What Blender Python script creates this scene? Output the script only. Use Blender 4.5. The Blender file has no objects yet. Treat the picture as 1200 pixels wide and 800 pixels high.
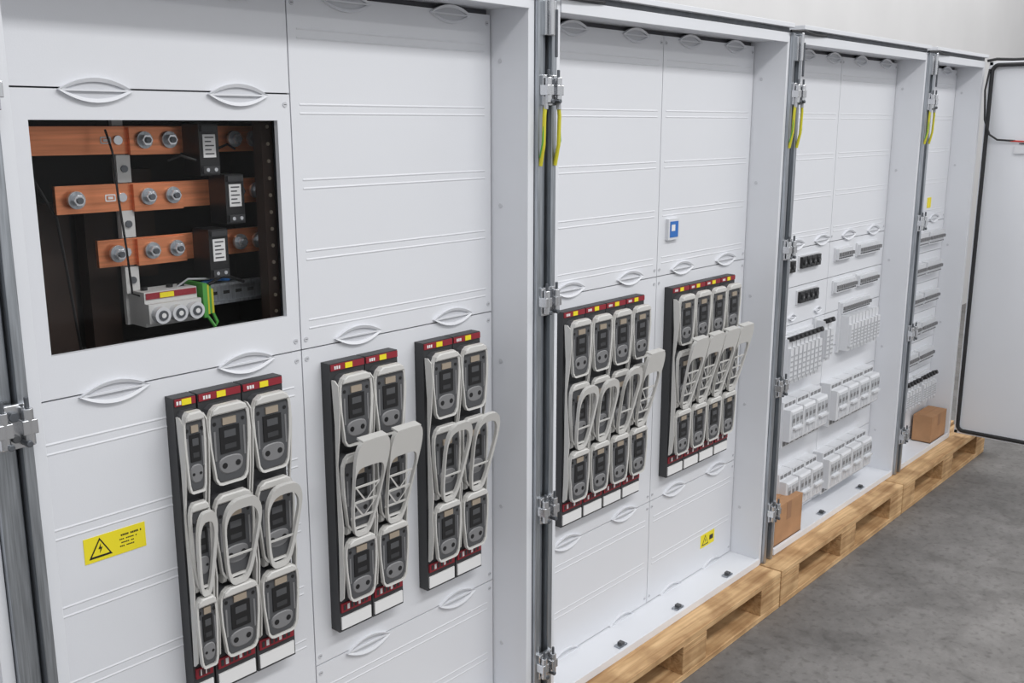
import bpy, bmesh, math, random
from mathutils import Vector, Matrix
random.seed(4)
scene=bpy.context.scene
scene.view_settings.view_transform='Standard'
scene.view_settings.look='None'

# ------------------------------------------------------------ materials
def mat(name,col,rough=.5,metal=0.0,noise=0.0,nscale=20,bump=0.0,bscale=200,spec=.5,stretch=None):
    m=bpy.data.materials.new(name); m.use_nodes=True
    nt=m.node_tree; b=nt.nodes['Principled BSDF']
    b.inputs['Base Color'].default_value=(*col,1); b.inputs['Roughness'].default_value=rough
    b.inputs['Metallic'].default_value=metal; b.inputs['Specular IOR Level'].default_value=spec
    tc=nt.nodes.new('ShaderNodeTexCoord'); vec=tc.outputs['Object']
    if stretch:
        mp=nt.nodes.new('ShaderNodeMapping'); mp.inputs['Scale'].default_value=stretch
        nt.links.new(vec,mp.inputs['Vector']); vec=mp.outputs['Vector']
    if noise>0:
        n=nt.nodes.new('ShaderNodeTexNoise'); n.inputs['Scale'].default_value=nscale; n.inputs['Detail'].default_value=6
        nt.links.new(vec,n.inputs['Vector'])
        r=nt.nodes.new('ShaderNodeMapRange'); r.inputs['From Min'].default_value=.3; r.inputs['From Max'].default_value=.7
        r.inputs['To Min'].default_value=1-noise; r.inputs['To Max'].default_value=1+noise
        nt.links.new(n.outputs['Fac'],r.inputs['Value'])
        v=nt.nodes.new('ShaderNodeVectorMath'); v.operation='SCALE'; v.inputs[0].default_value=col
        nt.links.new(r.outputs['Result'],v.inputs['Scale']); nt.links.new(v.outputs['Vector'],b.inputs['Base Color'])
    if bump>0:
        n=nt.nodes.new('ShaderNodeTexNoise'); n.inputs['Scale'].default_value=bscale
        nt.links.new(tc.outputs['Object'],n.inputs['Vector'])
        bp=nt.nodes.new('ShaderNodeBump'); bp.inputs['Strength'].default_value=bump; bp.inputs['Distance'].default_value=.002
        nt.links.new(n.outputs['Fac'],bp.inputs['Height']); nt.links.new(bp.outputs['Normal'],b.inputs['Normal'])
    return m
M={}
M['white']=mat('cabinet_white_powdercoat',(.74,.755,.79),.38,bump=.08,bscale=400,noise=.012,nscale=3)
M['panel']=mat('panel_white_plastic',(.725,.738,.772),.48,bump=.06,bscale=300,noise=.012,nscale=2)
M['lens']=mat('grip_shade_and_grey_plastic',(.58,.59,.62),.4)  # shade of grip recesses put into the colour; screws share this grey
M['gap']=mat('dark_gap',(.10,.10,.11),.8)
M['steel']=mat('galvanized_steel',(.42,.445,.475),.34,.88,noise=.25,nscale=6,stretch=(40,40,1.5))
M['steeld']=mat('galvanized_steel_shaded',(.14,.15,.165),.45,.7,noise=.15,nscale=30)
M['chrome']=mat('zinc_hardware',(.70,.71,.73),.25,.95)
M['dark']=mat('switch_charcoal',(.040,.041,.044),.5)
M['mid']=mat('switch_dark_grey',(.078,.080,.085),.45)
M['eye']=mat('switch_mid_grey',(.20,.20,.205),.45)
M['beige']=mat('switch_handle_grey',(.60,.592,.57),.4)
M['black']=mat('black_plastic',(.012,.012,.013),.35)
M['red']=mat('red_label',(.27,.018,.03),.5)
M['yellow']=mat('yellow_label',(.85,.72,.02),.5)
M['paper']=mat('white_label',(.8,.8,.8),.6)
M['brass']=mat('fuse_plate',(.50,.42,.33),.35,.5)
M['copper']=mat('copper_busbar',(.74,.27,.13),.3,.65,noise=.25,nscale=5,stretch=(1,8,25))
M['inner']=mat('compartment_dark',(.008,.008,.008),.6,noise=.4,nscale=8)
M['innerb']=mat('brown_strut',(.035,.020,.015),.6,noise=.3,nscale=12)
M['green']=mat('green_terminal',(.08,.35,.06),.5)
M['yg']=mat('earth_wire_yellow',(.60,.55,.03),.5)
M['blue']=mat('blue_display',(.03,.16,.50),.3)
M['module']=mat('breaker_light_grey',(.67,.68,.705),.4)
M['module2']=mat('breaker_grey',(.42,.43,.45),.4)
M['device']=mat('fuse_block_grey',(.60,.60,.59),.5)
M['card']=mat('cardboard',(.43,.235,.12),.85,noise=.12,nscale=12,bump=.1)
M['cardin']=mat('cardboard_inside',(.33,.18,.10),.9)
M['gasket']=mat('rubber_gasket',(.02,.02,.022),.6)
M['redw']=mat('red_wire',(.55,.05,.04),.5)

def wood():
    m=bpy.data.materials.new('pallet_pine'); m.use_nodes=True; nt=m.node_tree; b=nt.nodes['Principled BSDF']
    tc=nt.nodes.new('ShaderNodeTexCoord'); mp=nt.nodes.new('ShaderNodeMapping'); mp.inputs['Scale'].default_value=(1.5,22,30)
    n=nt.nodes.new('ShaderNodeTexNoise'); n.inputs['Scale'].default_value=2.2; n.inputs['Detail'].default_value=8; n.inputs['Distortion'].default_value=.8
    cr=nt.nodes.new('ShaderNodeValToRGB'); e=cr.color_ramp.elements
    e[0].position=.3; e[0].color=(.42,.24,.105,1); e[1].position=.7; e[1].color=(.74,.50,.265,1)
    nt.links.new(tc.outputs['Object'],mp.inputs['Vector']); nt.links.new(mp.outputs['Vector'],n.inputs['Vector'])
    nt.links.new(n.outputs['Fac'],cr.inputs['Fac'])
    n2=nt.nodes.new('ShaderNodeTexNoise'); n2.inputs['Scale'].default_value=7; n2.inputs['Detail'].default_value=4
    nt.links.new(tc.outputs['Object'],n2.inputs['Vector'])
    mx=nt.nodes.new('ShaderNodeMix'); mx.data_type='RGBA'; mx.blend_type='MULTIPLY'; mx.inputs['Factor'].default_value=.8
    cr2=nt.nodes.new('ShaderNodeValToRGB'); e=cr2.color_ramp.elements; e[0].position=.36;e[0].color=(.58,.50,.42,1);e[1].position=.55;e[1].color=(1,1,1,1)
    nt.links.new(n2.outputs['Fac'],cr2.inputs['Fac'])
    nt.links.new(cr.outputs['Color'],mx.inputs[6]); nt.links.new(cr2.outputs['Color'],mx.inputs[7])
    nt.links.new(mx.outputs[2],b.inputs['Base Color']); b.inputs['Roughness'].default_value=.75
    return m
M['wood']=wood()
def concrete():
    m=bpy.data.materials.new('concrete_floor'); m.use_nodes=True; nt=m.node_tree; b=nt.nodes['Principled BSDF']
    tc=nt.nodes.new('ShaderNodeTexCoord')
    n=nt.nodes.new('ShaderNodeTexNoise'); n.inputs['Scale'].default_value=3.0; n.inputs['Detail'].default_value=12; n.inputs['Roughness'].default_value=.75
    n2=nt.nodes.new('ShaderNodeTexNoise'); n2.inputs['Scale'].default_value=38; n2.inputs['Detail'].default_value=6
    n3=nt.nodes.new('ShaderNodeTexNoise'); n3.inputs['Scale'].default_value=8; n3.inputs['Detail'].default_value=5; n3.inputs['Distortion'].default_value=1.0
    for q in (n,n2,n3): nt.links.new(tc.outputs['Object'],q.inputs['Vector'])
    cr=nt.nodes.new('ShaderNodeValToRGB'); e=cr.color_ramp.elements
    e[0].position=.34; e[0].color=(.108,.103,.099,1); e[1].position=.66; e[1].color=(.222,.213,.206,1)
    cr2=nt.nodes.new('ShaderNodeValToRGB'); e=cr2.color_ramp.elements
    e[0].position=.33; e[0].color=(.55,.54,.53,1); e[1].position=.46; e[1].color=(1,1,1,1)
    cr3=nt.nodes.new('ShaderNodeValToRGB'); e=cr3.color_ramp.elements
    e[0].position=.34; e[0].color=(.60,.59,.58,1); e[1].position=.46; e[1].color=(1,1,1,1)
    nt.links.new(n.outputs['Fac'],cr.inputs['Fac']); nt.links.new(n2.outputs['Fac'],cr2.inputs['Fac']); nt.links.new(n3.outputs['Fac'],cr3.inputs['Fac'])
    mx=nt.nodes.new('ShaderNodeMix'); mx.data_type='RGBA'; mx.blend_type='MULTIPLY'; mx.inputs['Factor'].default_value=.6
    nt.links.new(cr.outputs['Color'],mx.inputs[6]); nt.links.new(cr2.outputs['Color'],mx.inputs[7])
    mx2=nt.nodes.new('ShaderNodeMix'); mx2.data_type='RGBA'; mx2.blend_type='MULTIPLY'; mx2.inputs['Factor'].default_value=.5
    nt.links.new(mx.outputs[2],mx2.inputs[6]); nt.links.new(cr3.outputs['Color'],mx2.inputs[7])
    nt.links.new(mx2.outputs[2],b.inputs['Base Color']); b.inputs['Roughness'].default_value=.58
    bp=nt.nodes.new('ShaderNodeBump'); bp.inputs['Strength'].default_value=.15; bp.inputs['Distance'].default_value=.003
    nt.links.new(n2.outputs['Fac'],bp.inputs['Height']); nt.links.new(bp.outputs['Normal'],b.inputs['Normal'])
    return m
M['concrete']=concrete()
M['wall']=mat('painted_wall',(.72,.715,.715),.8,noise=.03,nscale=2,bump=.15,bscale=40)
def acrylic():
    m=bpy.data.materials.new('clear_acrylic'); m.use_nodes=True; nt=m.node_tree
    o=nt.nodes['Material Output']; nt.nodes.remove(nt.nodes['Principled BSDF'])
    t=nt.nodes.new('ShaderNodeBsdfTransparent'); t.inputs[0].default_value=(.95,.95,.95,1)
    g=nt.nodes.new('ShaderNodeBsdfGlossy'); g.inputs['Roughness'].default_value=.03
    x=nt.nodes.new('ShaderNodeMixShader'); x.inputs[0].default_value=.008
    nt.links.new(t.outputs[0],x.inputs[1]); nt.links.new(g.outputs[0],x.inputs[2]); nt.links.new(x.outputs[0],o.inputs[0])
    return m
M['acrylic']=acrylic()

# ------------------------------------------------------------ mesh builder
class B:
    def __init__(s): s.v=[];s.f=[];s.m=[];s.ms=[];s.X=Matrix.Identity(4)
    def mi(s,k):
        if k not in s.ms: s.ms.append(k)
        return s.ms.index(k)
    def add(s,vs,fs,k):
        o=len(s.v); s.v+=[tuple(s.X@Vector(q)) for q in vs]; i=s.mi(k)
        for f in fs: s.f.append([o+a for a in f]); s.m.append(i)
    def box(s,x0,x1,y0,y1,z0,z1,k):
        vs=[(x,y,z) for x in (x0,x1) for y in (y0,y1) for z in (z0,z1)]
        s.add(vs,[(0,1,3,2),(4,6,7,5),(0,4,5,1),(2,3,7,6),(0,2,6,4),(1,5,7,3)],k)
    def prism(s,o,y0,y1,k,inset=0,top=None):
        """outline o (x,z) extruded from y0 (back) to y1 (front), chamfer inset on front"""
        n=len(o); cx=sum(a for a,_ in o)/n; cz=sum(b for _,b in o)/n
        hw=max(abs(a-cx) for a,_ in o); hh=max(abs(b-cz) for _,b in o)
        vs=[(a,y0,b) for a,b in o]
        ym=y1+(inset*.8 if y1<y0 else -inset*.8) if inset else y1
        vs+=[(a,ym,b) for a,b in o]
        fs=[[i,(i+1)%n,n+(i+1)%n,n+i] for i in range(n)]
        L=n
        if inset:
            sx=1-inset/hw; sz=1-inset/hh
            vs+=[(cx+(a-cx)*sx,y1,cz+(b-cz)*sz) for a,b in o]
            fs+=[[n+i,n+(i+1)%n,2*n+(i+1)%n,2*n+i] for i in range(n)]; L=2*n
        s.add(vs,fs,k)
        s.add(vs[L:L+n],[list(range(n))],top or k)
    def ring(s,o,q,y0,y1,k,lip=0):
        n=len(o)
        vs=[(a,y0,b) for a,b in o]+[(a,y1,b) for a,b in o]+[(a,y1+lip,b) for a,b in q]+[(a,y0,b) for a,b in q]
        fs=[]
        for i in range(n):
            j=(i+1)%n
            for r in range(4): fs.append([r*n+i,r*n+j,((r+1)%4)*n+j,((r+1)%4)*n+i])
        s.add(vs,fs,k)
    def cyl(s,p,q,r,k,n=14,r2=None):
        p=Vector(p);q=Vector(q);d=(q-p).normalized()
        a=d.cross(Vector((0,0,1)))
        if a.length<.01:a=d.cross(Vector((1,0,0)))
        a.normalize();b=d.cross(a); r2=r if r2 is None else r2
        vs=[p+(a*math.cos(t)+b*math.sin(t))*r for t in [2*math.pi*i/n for i in range(n)]]
        vs+=[q+(a*math.cos(t)+b*math.sin(t))*r2 for t in [2*math.pi*i/n for i in range(n)]]
        s.add(vs,[[i,(i+1)%n,n+(i+1)%n,n+i] for i in range(n)]+[list(range(n)),list(range(n,2*n))],k)
    def tube(s,pts,r,k,n=8):
        pts=[Vector(q) for q in pts]; rings=[]
        for i,q in enumerate(pts):
            d=(pts[min(i+1,len(pts)-1)]-pts[max(i-1,0)]).normalized()
            a=d.cross(Vector((.13,1,.07))).normalized(); b=d.cross(a)
            rings.append([q+(a*math.cos(t)+b*math.sin(t))*r for t in [2*math.pi*j/n for j in range(n)]])
        vs=[v for rr in rings for v in rr]; fs=[]
        for i in range(len(pts)-1):
            for j in range(n): fs.append([i*n+j,i*n+(j+1)%n,(i+1)*n+(j+1)%n,(i+1)*n+j])
        s.add(vs,fs,k)
    def sideprism(s,o,x0,x1,k):
        """outline (y,z) extruded in x"""
        n=len(o); vs=[(x0,a,b) for a,b in o]+[(x1,a,b) for a,b in o]
        s.add(vs,[[i,(i+1)%n,n+(i+1)%n,n+i] for i in range(n)]+[list(range(n)),list(range(n,2*n))],k)
    def mesh(s,name):
        me=bpy.data.meshes.new(name); me.from_pydata(s.v,[],s.f)
        for k in s.ms: me.materials.append(M[k])
        me.polygons.foreach_set('material_index',s.m)
        bm=bmesh.new(); bm.from_mesh(me); bmesh.ops.recalc_face_normals(bm,faces=bm.faces); bm.to_mesh(me); bm.free()
        return me
    def obj(s,name,parent=None,bevel=0,loc=(0,0,0)):
        o=bpy.data.objects.new(name,s.mesh(name)); scene.collection.objects.link(o); o.location=loc
        if parent: o.parent=parent
        if bevel:
            md=o.modifiers.new('bevel','BEVEL'); md.width=bevel; md.segments=2; md.limit_method='ANGLE'
        return o
def empty(name,loc=(0,0,0)):
    e=bpy.data.objects.new(name,None); scene.collection.objects.link(e); e.location=loc; e.empty_display_size=.1; return e
def inst(name,me,loc,parent=None):
    o=bpy.data.objects.new(name,me); scene.collection.objects.link(o); o.location=loc
    if parent:o.parent=parent
    return o
def sup(cx,cz,wt,wb,h,p=3.5,n=28):
    o=[]
    for i in range(n):
        t=2*math.pi*i/n; c=math.cos(t); s_=math.sin(t)
        zz=math.copysign(abs(s_)**(2/p),s_); xx=math.copysign(abs(c)**(2/p),c)
        w=(wb+(wt-wb)*(zz+1)/2)/2
        o.append((cx+xx*w,cz+zz*h/2))
    return o
def hood(cx,cz,w,h,d=0):
    """angular switch-cover outline: chamfered arched top, waisted tapering base; d = inward offset"""
    W=w/2-d; T=h/2-d; Bm=-h/2+d
    R=[(W*.58,T),(W*.82,T-h*.045),(W*.97,T-h*.13),(W,T-h*.24),(W*.97,0),(W*.86,Bm+h*.22),(W*.80,Bm+h*.08),(W*.66,Bm+h*.015),(W*.5,Bm)]
    return [(cx+a,cz+b) for a,b in R]+[(cx-a,cz+b) for a,b in reversed(R)]
def lens(cx,cz,a,h,n=14):
    o=[]
    for i in range(n): t=-1+2*i/n; o.append((cx+t*a,cz+h*(1-t*t)))
    for i in range(n): t=1-2*i/n; o.append((cx+t*a,cz-h*(1-t*t)))
    return o

# ------------------------------------------------------------ room
b=B(); b.box(-5,12,-7,1.6,-.1,0,'concrete'); b.obj('floor')
b=B(); b.box(-5,12,1.5,1.6,0,4.5,'wall'); b.obj('wall_back')
b=B(); b.box(11.9,12,-7,1.5,0,4.5,'wall'); b.obj('wall_right')

# ------------------------------------------------------------ grip lens
def grip(b,cx,cz,yp=.12,a=.067,h=.021):
    o=lens(cx,cz,a,h); q=lens(cx,cz,a*.88,h*.68)
    b.ring(o,q,yp+.001,yp-.008,'panel',lip=.003)
    b.add([(x,yp-.001,z) for x,z in q],[list(range(len(q)))],'lens')  # recess face coloured darker to stand in for its shade
    b.box(cx-a*.97,cx+a*.97,yp-.006,yp-.001,cz-.0018,cz+.0018,'panel')

YP=.12
def doorplate(b,x0,x1,z0,z1,ribs,hole=None,k='panel'):
    g=.0015
    x0+=g;x1-=g;z0+=g;z1-=g
    if hole:
        hx0,hx1,hz0,hz1=hole
        b.box(x0,hx0,YP,YP+.012,z0,z1,k); b.box(hx1,x1,YP,YP+.012,z0,z1,k)
        b.box(hx0,hx1,YP,YP+.012,z0,hz0,k); b.box(hx0,hx1,YP,YP+.012,hz1,z1,k)
    else: b.box(x0,x1,YP,YP+.012,z0,z1,k)
    for z in ribs:
        if z0+.02<z<z1-.02:
            xa,xb=x0+.022,x1-.022; h=.0028; d=.0013
            b.add([(xa,YP,z-h),(xa,YP-d,z),(xa,YP,z+h),(xb,YP,z-h),(xb,YP-d,z),(xb,YP,z+h)],
                  [(0,1,4,3),(1,2,5,4),(0,2,1),(3,4,5)],k)
    if z1-z0>.3:
        for x in (x0+.012,x1-.012):
            for z in (z0+.02,z1-.02):
                b.cyl((x,YP,z),(x,YP-.0015,z),.0055,'lens',12); b.box(x-.003,x+.003,YP-.0018,YP-.0012,z-.0006,z+.0006,'gap')
RIBS=[]
for zc in (1.93,1.78,1.627,1.478,1.33,1.19,1.03,.88,.73,.60,.46,.31): RIBS+= [zc+.009,zc-.009]

ZB,ZT=.1445,2.047
def canopy(b,x0,x1):
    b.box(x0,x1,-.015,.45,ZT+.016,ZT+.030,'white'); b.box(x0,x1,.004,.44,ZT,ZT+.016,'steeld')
def shell(b,x0,x1,xi0,xi1,hole=None):
    """outer x0..x1, inner opening xi0..xi1"""
    b.box(x0,x1,.44,.45,ZB,ZT,'white')
    b.box(x0,xi0,.0,.44,ZB,ZT,'white'); b.box(xi1,x1,.0,.44,ZB,ZT,'white')
    b.box(xi0,xi1,.0,.44,2.022,ZT,'white')
    b.box(xi0,xi1,.0,.44,ZB,.164,'white')
    b.box(xi0,xi1,-.004,.006,ZB,.170,'white')       # front lip
    b.box(xi0,xi1,-.004,.006,2.016,ZT,'white')
    if hole:
        a,c,d,f=hole
        b.box(xi0,xi1,.135,.137,.164,d-.01,'gap'); b.box(xi0,xi1,.135,.137,f+.01,2.022,'gap')
        b.box(xi0,a-.01,.135,.137,d-.01,f+.01,'gap'); b.box(c+.01,xi1,.135,.137,d-.01,f+.01,'gap')
    else: b.box(xi0,xi1,.135,.137,.164,2.022,'gap')
    for z in (.35,.75,1.15,1.55,1.9):
        b.cyl((xi1,.09,z),(xi1-.002,.09,z),.006,'lens',10)
    canopy(b,x0,x1)

def cabinet(x0):
    e=empty('distribution_cabinet',(x0,0,ZB))
    inv=Vector((-x0,0,-ZB))
    def fin(b,n,bev=0):
        o=b.obj(n,e,bev); o.location=inv; return o
    return e,fin

# ============ cabinet 0 (left neighbour, mostly out of frame)
e,fin=cabinet(-.72)
b=B(); shell(b,-.72,.583,-.69,.562); fin(b,'enclosure',.002)
b=B()
for a,c in ((-.68,-.06),(-.06,.555)):
    for z0,z1 in ((.166,.53),(.53,1.275),(1.275,2.01)): doorplate(b,a,c,z0,z1,RIBS)
fin(b,'front_panels')
b=B()
for x in (-.5,-.2,.1,.4):
    for z in (.53,1.29): grip(b,x,z)
fin(b,'grips')

# ============ cabinet 1
HX0,HX1,HZ0,HZ1=.745,1.241,1.355,1.757
e,fin=cabinet(.647)
b=B(); shell(b,.647,1.902,.670,1.880,(HX0,HX1,HZ0,HZ1)); fin(b,'enclosure',.002)
b=B()
doorplate(b,.672,1.274,1.81,2.01,[])
doorplate(b,.672,1.274,1.277,1.81,[],hole=(HX0,HX1,HZ0,HZ1))
doorplate(b,.672,1.274,.166,1.277,[z for z in RIBS])
doorplate(b,1.274,1.878,1.277,2.01,RIBS)
doorplate(b,1.274,1.878,.53,1.277,[]); doorplate(b,1.274,1.878,.166,.53,RIBS)
fin(b,'front_panels')
b=B()
for x,z in ((.864,1.807),(1.150,1.805),(.852,1.273),(1.135,1.275),(1.43,1.287),(1.733,1.285),(1.43,.526),(1.736,.529),(1.427,2.0),(1.738,2.0),(.864,2.0),(1.15,2.0),(.86,.17),(1.14,.17),(1.43,.17),(1.73,.17)): grip(b,x,z)
fin(b,'grips')
# window compartment
b=B()
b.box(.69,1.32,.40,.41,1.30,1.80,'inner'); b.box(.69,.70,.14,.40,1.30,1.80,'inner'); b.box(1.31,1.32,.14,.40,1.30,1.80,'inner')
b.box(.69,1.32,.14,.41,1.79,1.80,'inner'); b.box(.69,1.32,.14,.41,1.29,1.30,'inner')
b.box(.765,.80,.30,.34,1.30,1.70,'black'); b.box(.772,.776,.295,.30,1.30,1.70,'mid')
b.box(.83,.90,.34,.38,1.30,1.60,'innerb'); b.box(.93,.99,.34,.38,1.30,1.60,'innerb'); b.box(1.03,1.08,.34,.38,1.44,1.66,'innerb')
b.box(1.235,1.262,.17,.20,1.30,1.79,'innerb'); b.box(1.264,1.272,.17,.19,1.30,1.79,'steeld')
for i in range(12): b.cyl((1.249,.169,1.36+i*.035),(1.249,.167,1.36+i*.035),.004,'brass',8)
fin(b,'compartment')
b=B()
for z,xa in ((1.72,.71),(1.612,.837),(1.506,.909)):
    b.box(xa,1.30,.25,.26,z-.026,z+.026,'copper')
    b.box(.985,1.09,.240,.25,z-.028,z+.024,'copper')
    for x in ((1.013,1.066,1.215,1.262)+((xa+.032,) if xa>.75 else ())):
        b.cyl((x,.24,z),(x,.233,z),.0165,'steel',18); b.cyl((x,.233,z),(x,.222,z),.011,'chrome',6); b.cyl((x,.222,z),(x,.218,z),.006,'steeld',10)
    b.cyl((.965,.25,z),(.965,.245,z),.009,'chrome',12)
    b.ring(sup(.942,z,.022,.022,.014,8,12),sup(.942,z,.017,.017,.009,8,12),.2495,.249,'paper')
    b.box(.937,.947,.2485,.2495,z-.0025,z+.0025,'paper')
fin(b,'copper_busbars',.0012)
b=B()
b.box(.963,.985,.262,.272,1.36,1.78,'device')
for z in (1.666,1.56,1.45): b.box(.960,.988,.25,.262,z-.026,z+.026,'device'); b.cyl((.974,.25,z),(.974,.246,z),.007,'steeld',10)
for x,z in ((1.125,1.700),(1.178,1.60),(1.133,1.492)):
    b.box(x-.022,x+.022,.19,.25,z-.05,z+.05,'black'); b.box(x-.014,x+.014,.1885,.19,z-.015,z+.030,'paper')
    for q in range(5): b.box(x-.010,x+.010-(q%2)*.006,.1877,.1885,z-.009+q*.008,z-.0065+q*.008,'mid')
    b.box(x-.018,x+.018,.184,.19,z-.046,z-.032,'dark'); b.box(x-.018,x+.018,.184,.19,z+.036,z+.047,'dark')
    for s in (-1,1): b.cyl((x+s*.009,.184,z-.039),(x+s*.009,.183,z-.039),.004,'chrome',8)
# screw-cap fuse block
b.box(.968,1.082,.20,.26,1.362,1.43,'device'); b.box(.968,1.082,.185,.20,1.370,1.408,'device')
for i in range(3):
    x=.988+.037*i; b.cyl((x,.19,1.387),(x,.168,1.387),.0165,'module',20); b.cyl((x,.168,1.387),(x,.166,1.387),.010,'steeld',14); b.cyl((x,.166,1.387),(x,.165,1.387),.005,'paper',10)
b.box(.971,1.08,.198,.20,1.416,1.428,'red'); b.box(1.0,1.03,.197,.198,1.417,1.427,'yellow')
for x in (.985,1.04,1.065): b.cyl((x,.23,1.43),(x,.23,1.436),.007,'black',10)
b.box(1.09,1.100,.19,.26,1.365,1.435,'green'); b.box(1.100,1.107,.195,.26,1.37,1.43,'yg'); b.box(1.107,1.115,.20,.26,1.37,1.43,'green'); b.box(1.115,1.12,.20,.26,1.37,1.42,'yg')
b.box(1.126,1.27,.25,.258,1.382,1.418,'steel'); b.box(1.126,1.27,.240,.258,1.416,1.422,'steel'); b.box(1.126,1.27,.240,.258,1.378,1.384,'steel')
for i in range(4): b.box(1.145+i*.03,1.160+i*.03,.249,.25,1.397,1.404,'inner')
fin(b,'terminal_devices')
b=B()
def wire(pts,r,k): b.tube(pts,r,k)
wire([(.925,.215,1.74),(.928,.20,1.70),(.932,.20,1.62),(.940,.20,1.52),(.95,.21,1.43),(.975,.22,1.42)],.0022,'black')
wire([(.80,.26,1.66),(.84,.26,1.58),(.85,.26,1.48),(.86,.26,1.36),(.87,.27,1.30)],.0025,'black')
wire([(1.10,.2,1.37),(1.11,.185,1.345),(1.125,.20,1.35),(1.13,.25,1.40)],.0035,'green')
wire([(1.11,.2,1.43),(1.135,.19,1.445),(1.16,.2,1.44),(1.20,.21,1.425)],.0035,'black')
wire([(1.05,.22,1.43),(1.07,.21,1.445),(1.12,.21,1.44)],.002,'module2')
wire([(1.10,.22,1.43),(1.14,.21,1.437),(1.17,.22,1.432)],.004,'blue')
wire([(1.145,.20,1.70),(1.18,.21,1.71),(1.21,.23,1.70)],.0025,'black'); wire([(1.10,.20,1.68),(1.07,.205,1.69),(1.05,.22,1.68)],.0025,'black')
fin(b,'wires')
b=B(); b.box(HX0-.005,HX1+.005,.1325,.1345,HZ0-.005,HZ1+.005,'acrylic'); fin(b,'viewing_window_pane')
# warning label
def warnlabel(b,x0,x1,z0,z1,full=True):
    y=YP-.0012; b.box(x0,x1,y,YP+.001,z0,z1,'yellow')
    h=(z1-z0); cz=(z0+z1)/2; r=h*.42; cx=x0+h*.62
    def tri(r,yy,k):
        b.add([(cx-r*1.1,yy,cz-r*.85),(cx+r*1.1,yy,cz-r*.85),(cx,yy,cz+r)],[(0,1,2)],k)
    tri(r,y-.0004,'black'); tri(r*.76,y-.0008,'yellow')
    b.add([(cx+.1*r,y-.0012,cz+.5*r),(cx-.2*r,y-.0012,cz-.05*r),(cx+.0*r,y-.0012,cz-.05*r),(cx-.1*r,y-.0012,cz-.5*r),(cx+.22*r,y-.0012,cz+.1*r),(cx+.03*r,y-.0012,cz+.1*r)],[(0,1,2,5),(5,2,3,4)],'black')
    if full:
        for i,(w,zz) in enumerate(((.95,.24),(.75,.08),(.6,-.06),(.7,-.20))):
            L=(x1-x0)-h*1.55; s=x0+h*1.4; n=14
            for j in range(n):
                if j/n<w and (j*7+i*3)%6: b.box(s+L*j/n,s+L*(j+.72)/n,y-.0004,y,cz+zz*h-(.0018 if i==0 else .0011),cz+zz*h+(.0018 if i==0 else .0011),'black')
b=B(); warnlabel(b,.768,.889,.957,1.006); fin(b,'warning_label')

# ============ cabinet 2
e,fin=cabinet(1.976)
b=B(); shell(b,1.976,3.230,2.0,3.214); fin(b,'enclosure',.002)
b=B()
for a,c in ((2.03,2.648),(2.648,3.212)):
    doorplate(b,a,c,1.28,2.01,RIBS); doorplate(b,a,c,.53,1.28,[]); doorplate(b,a,c,.166,.53,RIBS)
fin(b,'front_panels')
b=B()
for x in (2.202,2.498,2.793,3.074):
    for z in (2.0,1.294,.533,.165): grip(b,x,z)
fin(b,'grips')
b=B(); b.box(2.690,2.752,.108,.12,1.392,1.458,'module'); b.box(2.698,2.744,.1065,.108,1.400,1.450,'blue'); b.box(2.705,2.725,.1058,.1065,1.42,1.44,'paper')
fin(b,'power_meter_display')
b=B(); warnlabel(b,2.99,3.085,.248,.297,False); b.box(3.05,3.075,.118,.1185,.265,.282,'black'); fin(b,'warning_label')
b=B()
for x in (2.36,2.69,3.02):
    b.box(x-.02,x+.02,.012,.034,.164,.170,'steel'); b.box(x-.008,x+.008,.014,.030,.170,.178,'mid')
fin(b,'ledge_clips')

# ============ cabinet 3
e,fin=cabinet(3.304)
b=B(); shell(b,3.304,4.522,3.328,4.505); fin(b,'enclosure',.002)
b=B()
for a,c in ((3.34,3.928),(3.928,4.503)):
    doorplate(b,a,c,1.28,2.01,RIBS)
    zz=1.28
    while zz>.2:
        z1=max(zz-.15,.166); doorplate(b,a,c,z1,zz,[]); zz=z1
fin(b,'front_panels')
b=B()
for x in (3.615,3.845,4.105,4.37):
    for z in (2.0,1.295): grip(b,x,z)
    grip(b,x,1.01 if x<4 else .895,a=.03,h=.012)
fin(b,'grips')
b=B()
def sockets(x0,n,z):
    b.box(x0-.008,x0+n*.042+.008,.115,.12,z-.028,z+.028,'module')
    for i in range(n):
        b.box(x0+i*.042+.002,x0+i*.042+.040,.103,.115,z-.022,z+.022,'black')
        b.cyl((x0+i*.042+.021,.103,z),(x0+i*.042+.021,.098,z),.011,'dark',10); b.box(x0+i*.042+.018,x0+i*.042+.024,.097,.098,z-.003,z+.003,'eye')
sockets(3.47,3,1.215); sockets(3.65,4,1.222); sockets(3.65,4,1.085)
def mcbrow(x0,n,z,w=.018,h=.045,tog='module2',d=.02):
    b.box(x0-.006,x0+n*w+.006,.114,.12,z-h/2-.006,z+h/2+.006,'module')
    for i in range(n):
        xa=x0+i*w
        b.box(xa+.001,xa+w-.001,YP-d,.116,z-h/2,z+h/2,'module')
        b.box(xa+.004,xa+w-.004,YP-d-.010,YP-d,z-.006,z+.008,tog)
        b.box(xa+.003,xa+w-.003,YP-d-.001,YP-d,z-h/2+.005,z-h/2+.010,'gap')
mcbrow(3.98,8,1.222,tog='eye'); mcbrow(4.20,12,1.222,tog='eye'); mcbrow(3.98,11,1.085,tog='eye'); mcbrow(4.22,11,1.085,tog='eye')
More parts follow.
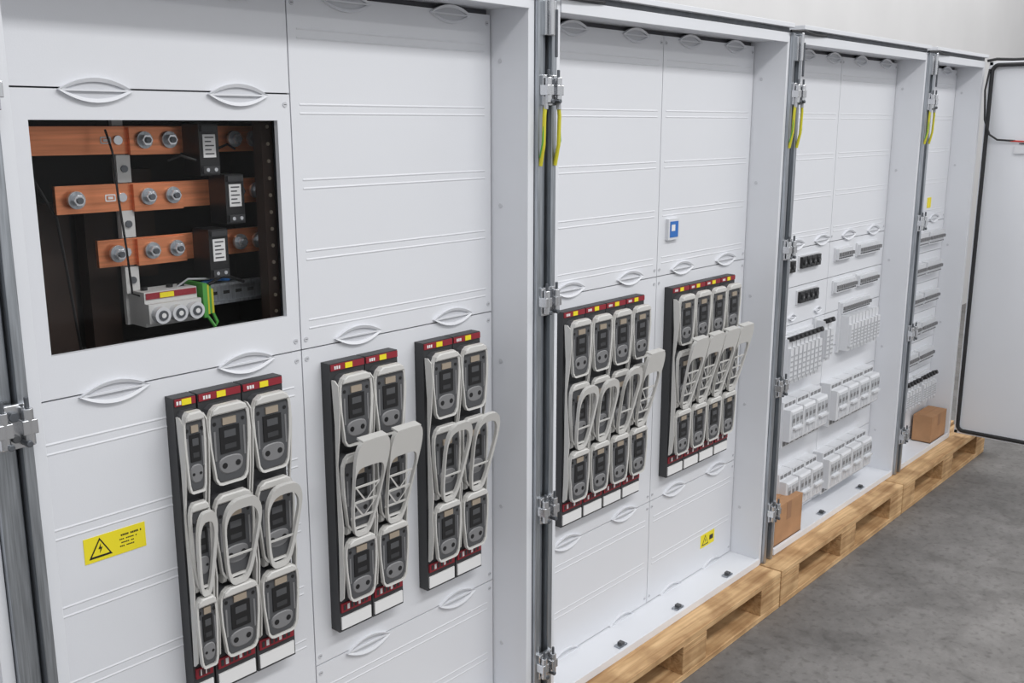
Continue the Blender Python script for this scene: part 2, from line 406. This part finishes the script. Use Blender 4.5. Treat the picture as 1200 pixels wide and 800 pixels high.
def talls(x0,n,z0,z1,w=.036,top='black'):
    b.box(x0-.01,x0+n*w+.01,.108,.12,z0-.01,z1+.01,'module')
    for i in range(n):
        xa=x0+i*w
        b.box(xa+.003,xa+w-.003,.072,.11,z0,z1,'module')
        b.box(xa+.006,xa+w-.006,.060,.072,z0+.02,z1-.035,'module')
        if top: b.cyl((xa+w/2,.08,z1-.004),(xa+w/2,.055,z1+.006),.010,top,8)
        for q in range(5):
            zz=z0+.03+q*(z1-z0-.08)/5
            b.box(xa+.009,xa+w-.009,.0585,.060,zz,zz+.006,'module2')
talls(3.50,8,.765,.945); talls(3.82,2,.80,.97); talls(4.06,9,.805,.955,top=None)
mcbrow(4.06,16,.985,tog='eye')
for x,n,z in ((3.5,3,.51),(3.93,4,.50),(3.5,3,.215),(3.90,4,.205)):
    for i in range(n):
        xa=x+i*.114; w=.110
        b.box(xa,xa+w,.075,.12,z,z+.185,'module')
        o=[(xa+.004,z+.03),(xa+w-.004,z+.03),(xa+w-.004,z+.158),(xa+.004,z+.158)]
        b.prism(o,.075,.040,'module',inset=.008)
        for j in range(3):
            xc=xa+.006+(j+.5)*(w-.012)/3
            b.box(xc-.012,xc+.012,.0385,.040,z+.095,z+.140,'module2')
            b.box(xc-.008,xc+.008,.0375,.0385,z+.108,z+.124,'eye')
            b.box(xc-.010,xc+.010,.0385,.040,z+.045,z+.075,'lens')
            b.box(xc-.012,xc+.012,.0735,.075,z+.165,z+.178,'eye')
            b.box(xc-.012,xc+.012,.0735,.075,z+.006,z+.022,'eye')
        b.box(xa+.02,xa+w-.02,.028,.040,z+.080,z+.088,'module')
fin(b,'modular_devices')
b=B()
for x in (3.80,4.2):
    b.box(x-.02,x+.02,.012,.034,.164,.170,'steel'); b.box(x-.008,x+.008,.014,.030,.170,.178,'mid')
fin(b,'ledge_clips')

# ============ cabinet 4
e,fin=cabinet(4.596)
b=B(); shell(b,4.596,5.31,4.62,5.285); fin(b,'enclosure',.002)
b=B()
for a,c in ((4.63,5.283),):
    doorplate(b,a,c,1.28,2.01,RIBS)
    zz=1.28
    while zz>.2:
        z1=max(zz-.15,.166); doorplate(b,a,c,z1,zz,[]); zz=z1
fin(b,'front_panels')
b=B()
for x in (4.86,5.13):
    for z in (2.0,1.295): grip(b,x,z)
fin(b,'grips')
b=B()
for i,z in enumerate((1.205,1.055,.905,.755,.605)):
    mcbrow(4.80,11,z,h=.06,d=.03,tog='eye'); mcbrow(5.02,11,z,h=.06,d=.03,tog='eye')
talls(4.80,5,.36,.50,w=.04); talls(5.03,5,.36,.50,w=.038)
b.box(5.02,5.07,.118,.12,1.35,1.40,'yellow')
fin(b,'modular_devices')

# ------------------------------------------------------------ door at far end
d=empty('cabinet_door',(5.325,-.02,.17))
b=B()
H=1.875; W=.78
b.box(.0,.022,-W,0,0,H,'white')
for y0,y1,z0,z1 in ((-W,0,0,.02),(-W,0,H-.02,H),(-.02,0,0,H),(-W,-W+.02,0,H)):
    b.box(-.016,.0,y0,y1,z0,z1,'white')
o=b.obj('leaf',d,.003)
b=B()
def rr(y0,y1,z0,z1,r,n=6):
    pts=[]
    for cy,cz,a0 in ((y1-r,z1-r,0),(y0+r,z1-r,90),(y0+r,z0+r,180),(y1-r,z0+r,270)):
        for i in range(n+1):
            a=math.radians(a0+90*i/n); pts.append((-.014,cy+r*math.cos(a),cz+r*math.sin(a)))
    return pts+[pts[0]]
b.tube(rr(-W+.016,-.016,.016,H-.016,.03),.010,'gasket')
b.tube([(-.02,.01,H+.004),(-.01,-.03,H+.012),(.0,-.10,H+.008),(.01,-.3,H+.007),(.01,-.7,H+.007)],.007,'gasket'); b.obj('gasket',d)
b=B(); b.tube([(-.02,-.005,1.84),(-.045,.0,1.74),(-.04,-.01,1.60),(-.03,-.035,1.53),(-.02,-.07,1.505),(-.012,-.15,1.500)],.005,'gasket')
b.tube([(-.014,-.13,1.50),(-.012,-.20,1.497),(-.006,-.55,1.487)],.0042,'redw')
b.tube([(-.010,-.17,1.488),(-.008,-.55,1.475)],.003,'gasket')
b.box(-.012,0,-.20,-.15,1.44,1.48,'module'); b.obj('wiring',d)

# ------------------------------------------------------------ columns with hinges
def column(xc,hz,wires=(-1,1),w=.07):
    e=empty('steel_mounting_column',(xc,0,ZB))
    b=B(); h=w/2; H=ZT-ZB
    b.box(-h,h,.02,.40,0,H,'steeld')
    b.box(-h,-h+.018,-.012,.02,0,H,'steel'); b.box(h-.018,h,-.012,.02,0,H,'steel')
    b.box(-.010,.010,.004,.02,0,H,'steel')
    b.obj('profile',e,.002)
    b=B()
    for z in hz:
        z-=ZB
        b.box(-.026,.026,-.020,-.010,z-.036,z+.036,'chrome')
        for s in (-1,1):
            b.cyl((s*.019,-.030,z-.030),(s*.019,-.030,z+.030),.0085,'chrome',12)
            b.box(s*.019-.012,s*.019+.012,-.038,-.012,z-.012,z+.012,'chrome')
            b.cyl((s*.019,-.030,z+.030),(s*.019,-.030,z+.048),.004,'steeld',8)
            b.cyl((s*.014,-.02,z-.026),(s*.014,-.042,z-.026),.006,'steeld',6)
        b.cyl((0,-.018,z+.018),(0,-.028,z+.018),.009,'steeld',6)
        b.cyl((0,-.018,z-.018),(0,-.028,z-.018),.007,'mid',6)
    b.box(-.02,.02,-.022,-.008,H-.09,H-.01,'chrome'); b.cyl((-.008,-.03,H-.09),(-.008,-.03,H+.0),.006,'chrome',10)
    b.cyl((.01,-.03,H-.14),(.01,-.03,H-.03),.004,'steeld',8)
    b.obj('hinges',e,.0015)
    if wires:
        b=B(); zt=hz[0]-ZB
        for s in wires:
            b.tube([(s*.024,-.026,zt-.03),(s*.029,-.026,zt-.06),(s*.029,-.024,zt-.13),(s*.028,-.014,zt-.18)],.0048,'yg')
            b.tube([(s*.030,-.026,zt-.06),(s*.034,-.026,zt-.12),(s*.033,-.016,zt-.16)],.0018,'green')
            b.cyl((s*.024,-.026,zt-.015),(s*.025,-.027,zt-.045),.006,'module2',8)
        b.obj('earth_wires',e)
column(.615,(1.80,1.285,.72),w=.062,wires=None)
column(1.939,(1.83,1.312,.753,.30))
column(3.267,(1.85,1.32,.822,.344))
column(4.559,(1.845,1.32,.82,.33))

# black cable along the rim tops
b=B()
for xa in (1.95,3.27,4.56):
    b.tube([(xa-.06,-.012,2.052),(xa+.02,-.022,2.056),(xa+.12,-.012,2.050),(xa+.22,-.008,2.053)],.004,'gasket')
b.obj('roof_cable')

# ------------------------------------------------------------ fuse switch strips
def handle(b,cx,W,z0,L,tilt,plate,y0=-.056):
    old=b.X.copy()
    b.X=Matrix.Translation((cx,y0,z0))@Matrix.Rotation(math.radians(tilt),4,'X')
    n=36
    pt=5.5 if plate else 3.3
    w=W*(.485 if plate else .455)
    def out(w,bot,top,wb):
        o=[]
        for i in range(n):
            t=2*math.pi*i/n; c=math.cos(t); s_=math.sin(t)
            p=pt if s_>0 else 4
            zz=math.copysign(abs(s_)**(2/p),s_); xx=math.copysign(abs(c)**(2/p),c)
            u=(zz+1)/2; ww=wb+(w-wb)*min(1,u*1.25)
            o.append((xx*ww,bot+(top-bot)*u))
        return o
    o=out(w,0,L,w*.6); tb=.068 if plate else .022
    q=out(w-.0065,.010,L-tb,w*.6-.0065)
    b.ring(o,q,.002,-.008,'beige',lip=.002)
    if W>.07:
        iw=w-.0065
        if plate:
            b.box(-iw*.85,iw*.85,-.008,.014,L-.006,L-.001,'beige')
            zs=[L*.20,L*.36,L*.52]
            for zc in zs: b.box(-iw*.84,iw*.84,-.003,.0,zc-.0022,zc+.0022,'beige')
            for j in range(2):
                for s in (-1,1):
                    b.add([(0,-.003,zs[j]+.002),(s*.005,-.003,zs[j]+.002),(s*iw*.80,-.003,zs[j+1]-.002),(s*iw*.70,-.003,zs[j+1]-.002)],[(0,1,2,3)],'beige')
        else:
            b.box(-iw*.84,iw*.84,-.003,.0,L*.34-.002,L*.34+.002,'beige')
    for s in (-1,1): b.cyl((s*(w*.62-.004),.014,.012),(s*(w*.62+.004),.014,.012),.010,'beige',12)
    b.X=old
def strip(name,W,plate,tilt,L):
    b=B(); cx=W/2; H=.635
    b.box(.0015,W-.0015,-.030,0,0,H,'dark')
    b.box(.003,W-.003,-.033,-.030,.619,.633,'red')
    b.box(cx-.008,cx+.012,-.0342,-.033,.620,.632,'yellow')
    for j in range(3): b.box(W*.12+j*.006,W*.12+j*.006+.004,-.0337,-.033,.622,.629,'paper')
    mods=[(.530,.160,True),(.340,.175,False),(.155,.150,True)]
    for z,h,full in mods:
        w=W*.92
        b.prism(hood(cx,z,w-.002,h),-.030,-.057,'mid',inset=.006)
        b.ring(hood(cx,z,w,h+.004),hood(cx,z,w,h+.004,.0042),-.050,-.060,'beige',lip=.001)
        t=h/2+z; ww=w/2
        b.prism([(cx-ww*.86,t-.016),(cx+ww*.86,t-.016),(cx+ww*.80,t-.006),(cx+ww*.56,t+.001),(cx-ww*.56,t+.001),(cx-ww*.80,t-.006)],-.050,-.066 if full else -.062,'beige',inset=.003)
        b.box(cx-W*.22,cx+W*.22,-.0590,-.056,z-.018,z+.036,'black')
        b.box(cx-W*.15,cx+W*.15,-.0600,-.057,z+.040,z+.054,'brass')
        b.box(cx-W*.13,cx+W*.13,-.0596,-.059,z+.014,z+.028,'mid')
        b.box(cx-W*.13,cx+W*.13,-.0596,-.059,z-.010,z+.000,'dark')
        b.prism(sup(cx,z-.043,W*.60,W*.50,.038,2.5,20),-.056,-.0588,'eye',inset=.002)
        for s in (-1,1):
            b.cyl((cx+s*W*.15,-.0587,z-.043),(cx+s*W*.15,-.0594,z-.043),W*.06,'black',10)
            b.cyl((cx+s*W*.32,-.056,z+.045),(cx+s*W*.32,-.0580,z+.045),.004,'black',8)
            b.box(cx+s*W*.33-.002,cx+s*W*.33+.002,-.0580,-.056,z-.03,z+.03,'eye')
    prof=[(.600,-.034),(.600,-.044),(.590,-.056),(.55,-.060),(.47,-.053),(.41,-.044),(.33,-.050),(.26,-.056),(.20,-.050),(.15,-.054),(.09,-.048),(.080,-.038),(.080,-.034),(.2,-.038),(.34,-.038),(.5,-.040)]
    o=[(y,z) for z,y in prof]
    b.sideprism(o,.0018,.0048,'beige'); b.sideprism(o,W-.0048,W-.0018,'beige')
    b.box(.006,W-.006,-.034,-.030,.048,.070,'red')
    for j in range(7): b.box(.012+j*(W-.024)/7,.012+(j+.6)*(W-.024)/7,-.0348,-.034,.053,.066,'paper' if j%3==1 else 'dark')
    b.box(.006,W-.006,-.0335,-.030,.006,.036,'paper')
    handle(b,cx,W,.235,L,tilt,plate)
    return b.mesh(name)
mA=strip('fuse_switch_strip_closed',.1,False,10,.195)
mA2=strip('fuse_switch_strip_closed_wide',.1,False,13,.218)
mB=strip('fuse_switch_strip_open',.1,True,13,.250)
mN=strip('fuse_switch_strip_narrow',.05,False,8,.185)
g=[(.949,mN),(1.0,mA),(1.1,mA)]
g+=[(1.322,mB),(1.422,mB)]+[(1.602,mA2),(1.702,mA2)]
g+=[(2.137,mA),(2.237,mA),(2.337,mA2),(2.437,mB)]+[(2.695+.1*i,mB) for i in range(4)]
for x,m in g: inst('fuse_switch_strip',m,(x,YP-.0002,.606))

# ------------------------------------------------------------ cardboard boxes
def carton(x0,x1,y0,y1,h,rot=0):
    b=B(); w=x1-x0;dd=y1-y0;t=.004
    b.box(0,w,0,t,0,h,'card'); b.box(0,w,dd-t,dd,0,h,'card'); b.box(0,t,t,dd-t,0,h,'card'); b.box(w-t,w,t,dd-t,0,h,'card'); b.box(0,w,0,dd,0,t,'card')
    b.box(0,w,0,dd*.49,h,h+.003,'card'); b.box(0,w,dd*.51,dd,h,h+.003,'card')
    b.box(w*.42,w*.58,-.0008,0,h*.55,h,'cardin')
    o=b.obj('cardboard_box',None,0,(x0,y0,.1645)); o.rotation_euler[2]=rot; return o
carton(3.352,3.58,.010,.105,.155)
carton(5.05,5.265,.012,.105,.135)

# ------------------------------------------------------------ pallets
b=B()
for i in range(5):
    y=[0,.1875-.02,.3275,.4875+.02-.0,.655][i]; ww=[.145,.1,.145,.1,.145][i]
    b.box(0,1.196,y,y+ww,.122,.144,'wood')
for x in (0,.5275,1.051):
    b.box(x,x+.145,0,.8,.100,.122,'wood')
    for y in (0,.3275,.7): b.box(x,x+.145,y,y+(.145 if y==.3275 else .1),.022,.100,'wood')
for y,w in ((0,.1),(.3275,.145),(.7,.1)): b.box(0,1.196,y,y+w,0,.022,'wood')
mp=b.mesh('wooden_pallet')
for x in (-.38,.82,2.02,3.225,4.43):
    o=inst('wooden_pallet',mp,(x,-.09,0)); md=o.modifiers.new('bevel','BEVEL'); md.width=.002; md.segments=1; md.limit_method='ANGLE'

# ------------------------------------------------------------ lights
w=bpy.data.worlds.new('World'); scene.world=w; w.use_nodes=True
w.node_tree.nodes['Background'].inputs[0].default_value=(.96,.975,1,1); w.node_tree.nodes['Background'].inputs[1].default_value=.63
def area(name,loc,sx,sy,e,rot=(0,0,0)):
    l=bpy.data.lights.new(name,'AREA'); l.shape='RECTANGLE'; l.size=sx; l.size_y=sy; l.energy=e; l.color=(1,.995,.99)
    o=bpy.data.objects.new(name,l); scene.collection.objects.link(o); o.location=loc; o.rotation_euler=rot
area('wall_fill_light',(1.5,-2.3,4.0),4.0,.5,98)
area('wall_fill_light',(6.5,-2.3,4.0),4.0,.5,75)
area('wall_fill_light',(3.5,-4.8,4.0),5.0,.5,75)
area('wall_fill_light',(6.5,.5,4.2),9.0,.4,90)  # added fill light that brightens the back wall

# ------------------------------------------------------------ camera
c=bpy.data.cameras.new('camera'); c.lens=35.19; c.sensor_width=36; c.clip_start=.05
o=bpy.data.objects.new('camera',c); scene.collection.objects.link(o)
o.location=(0,-1.6,1.75); o.rotation_euler=(math.radians(77.75),0,math.radians(-48.7)); scene.camera=o
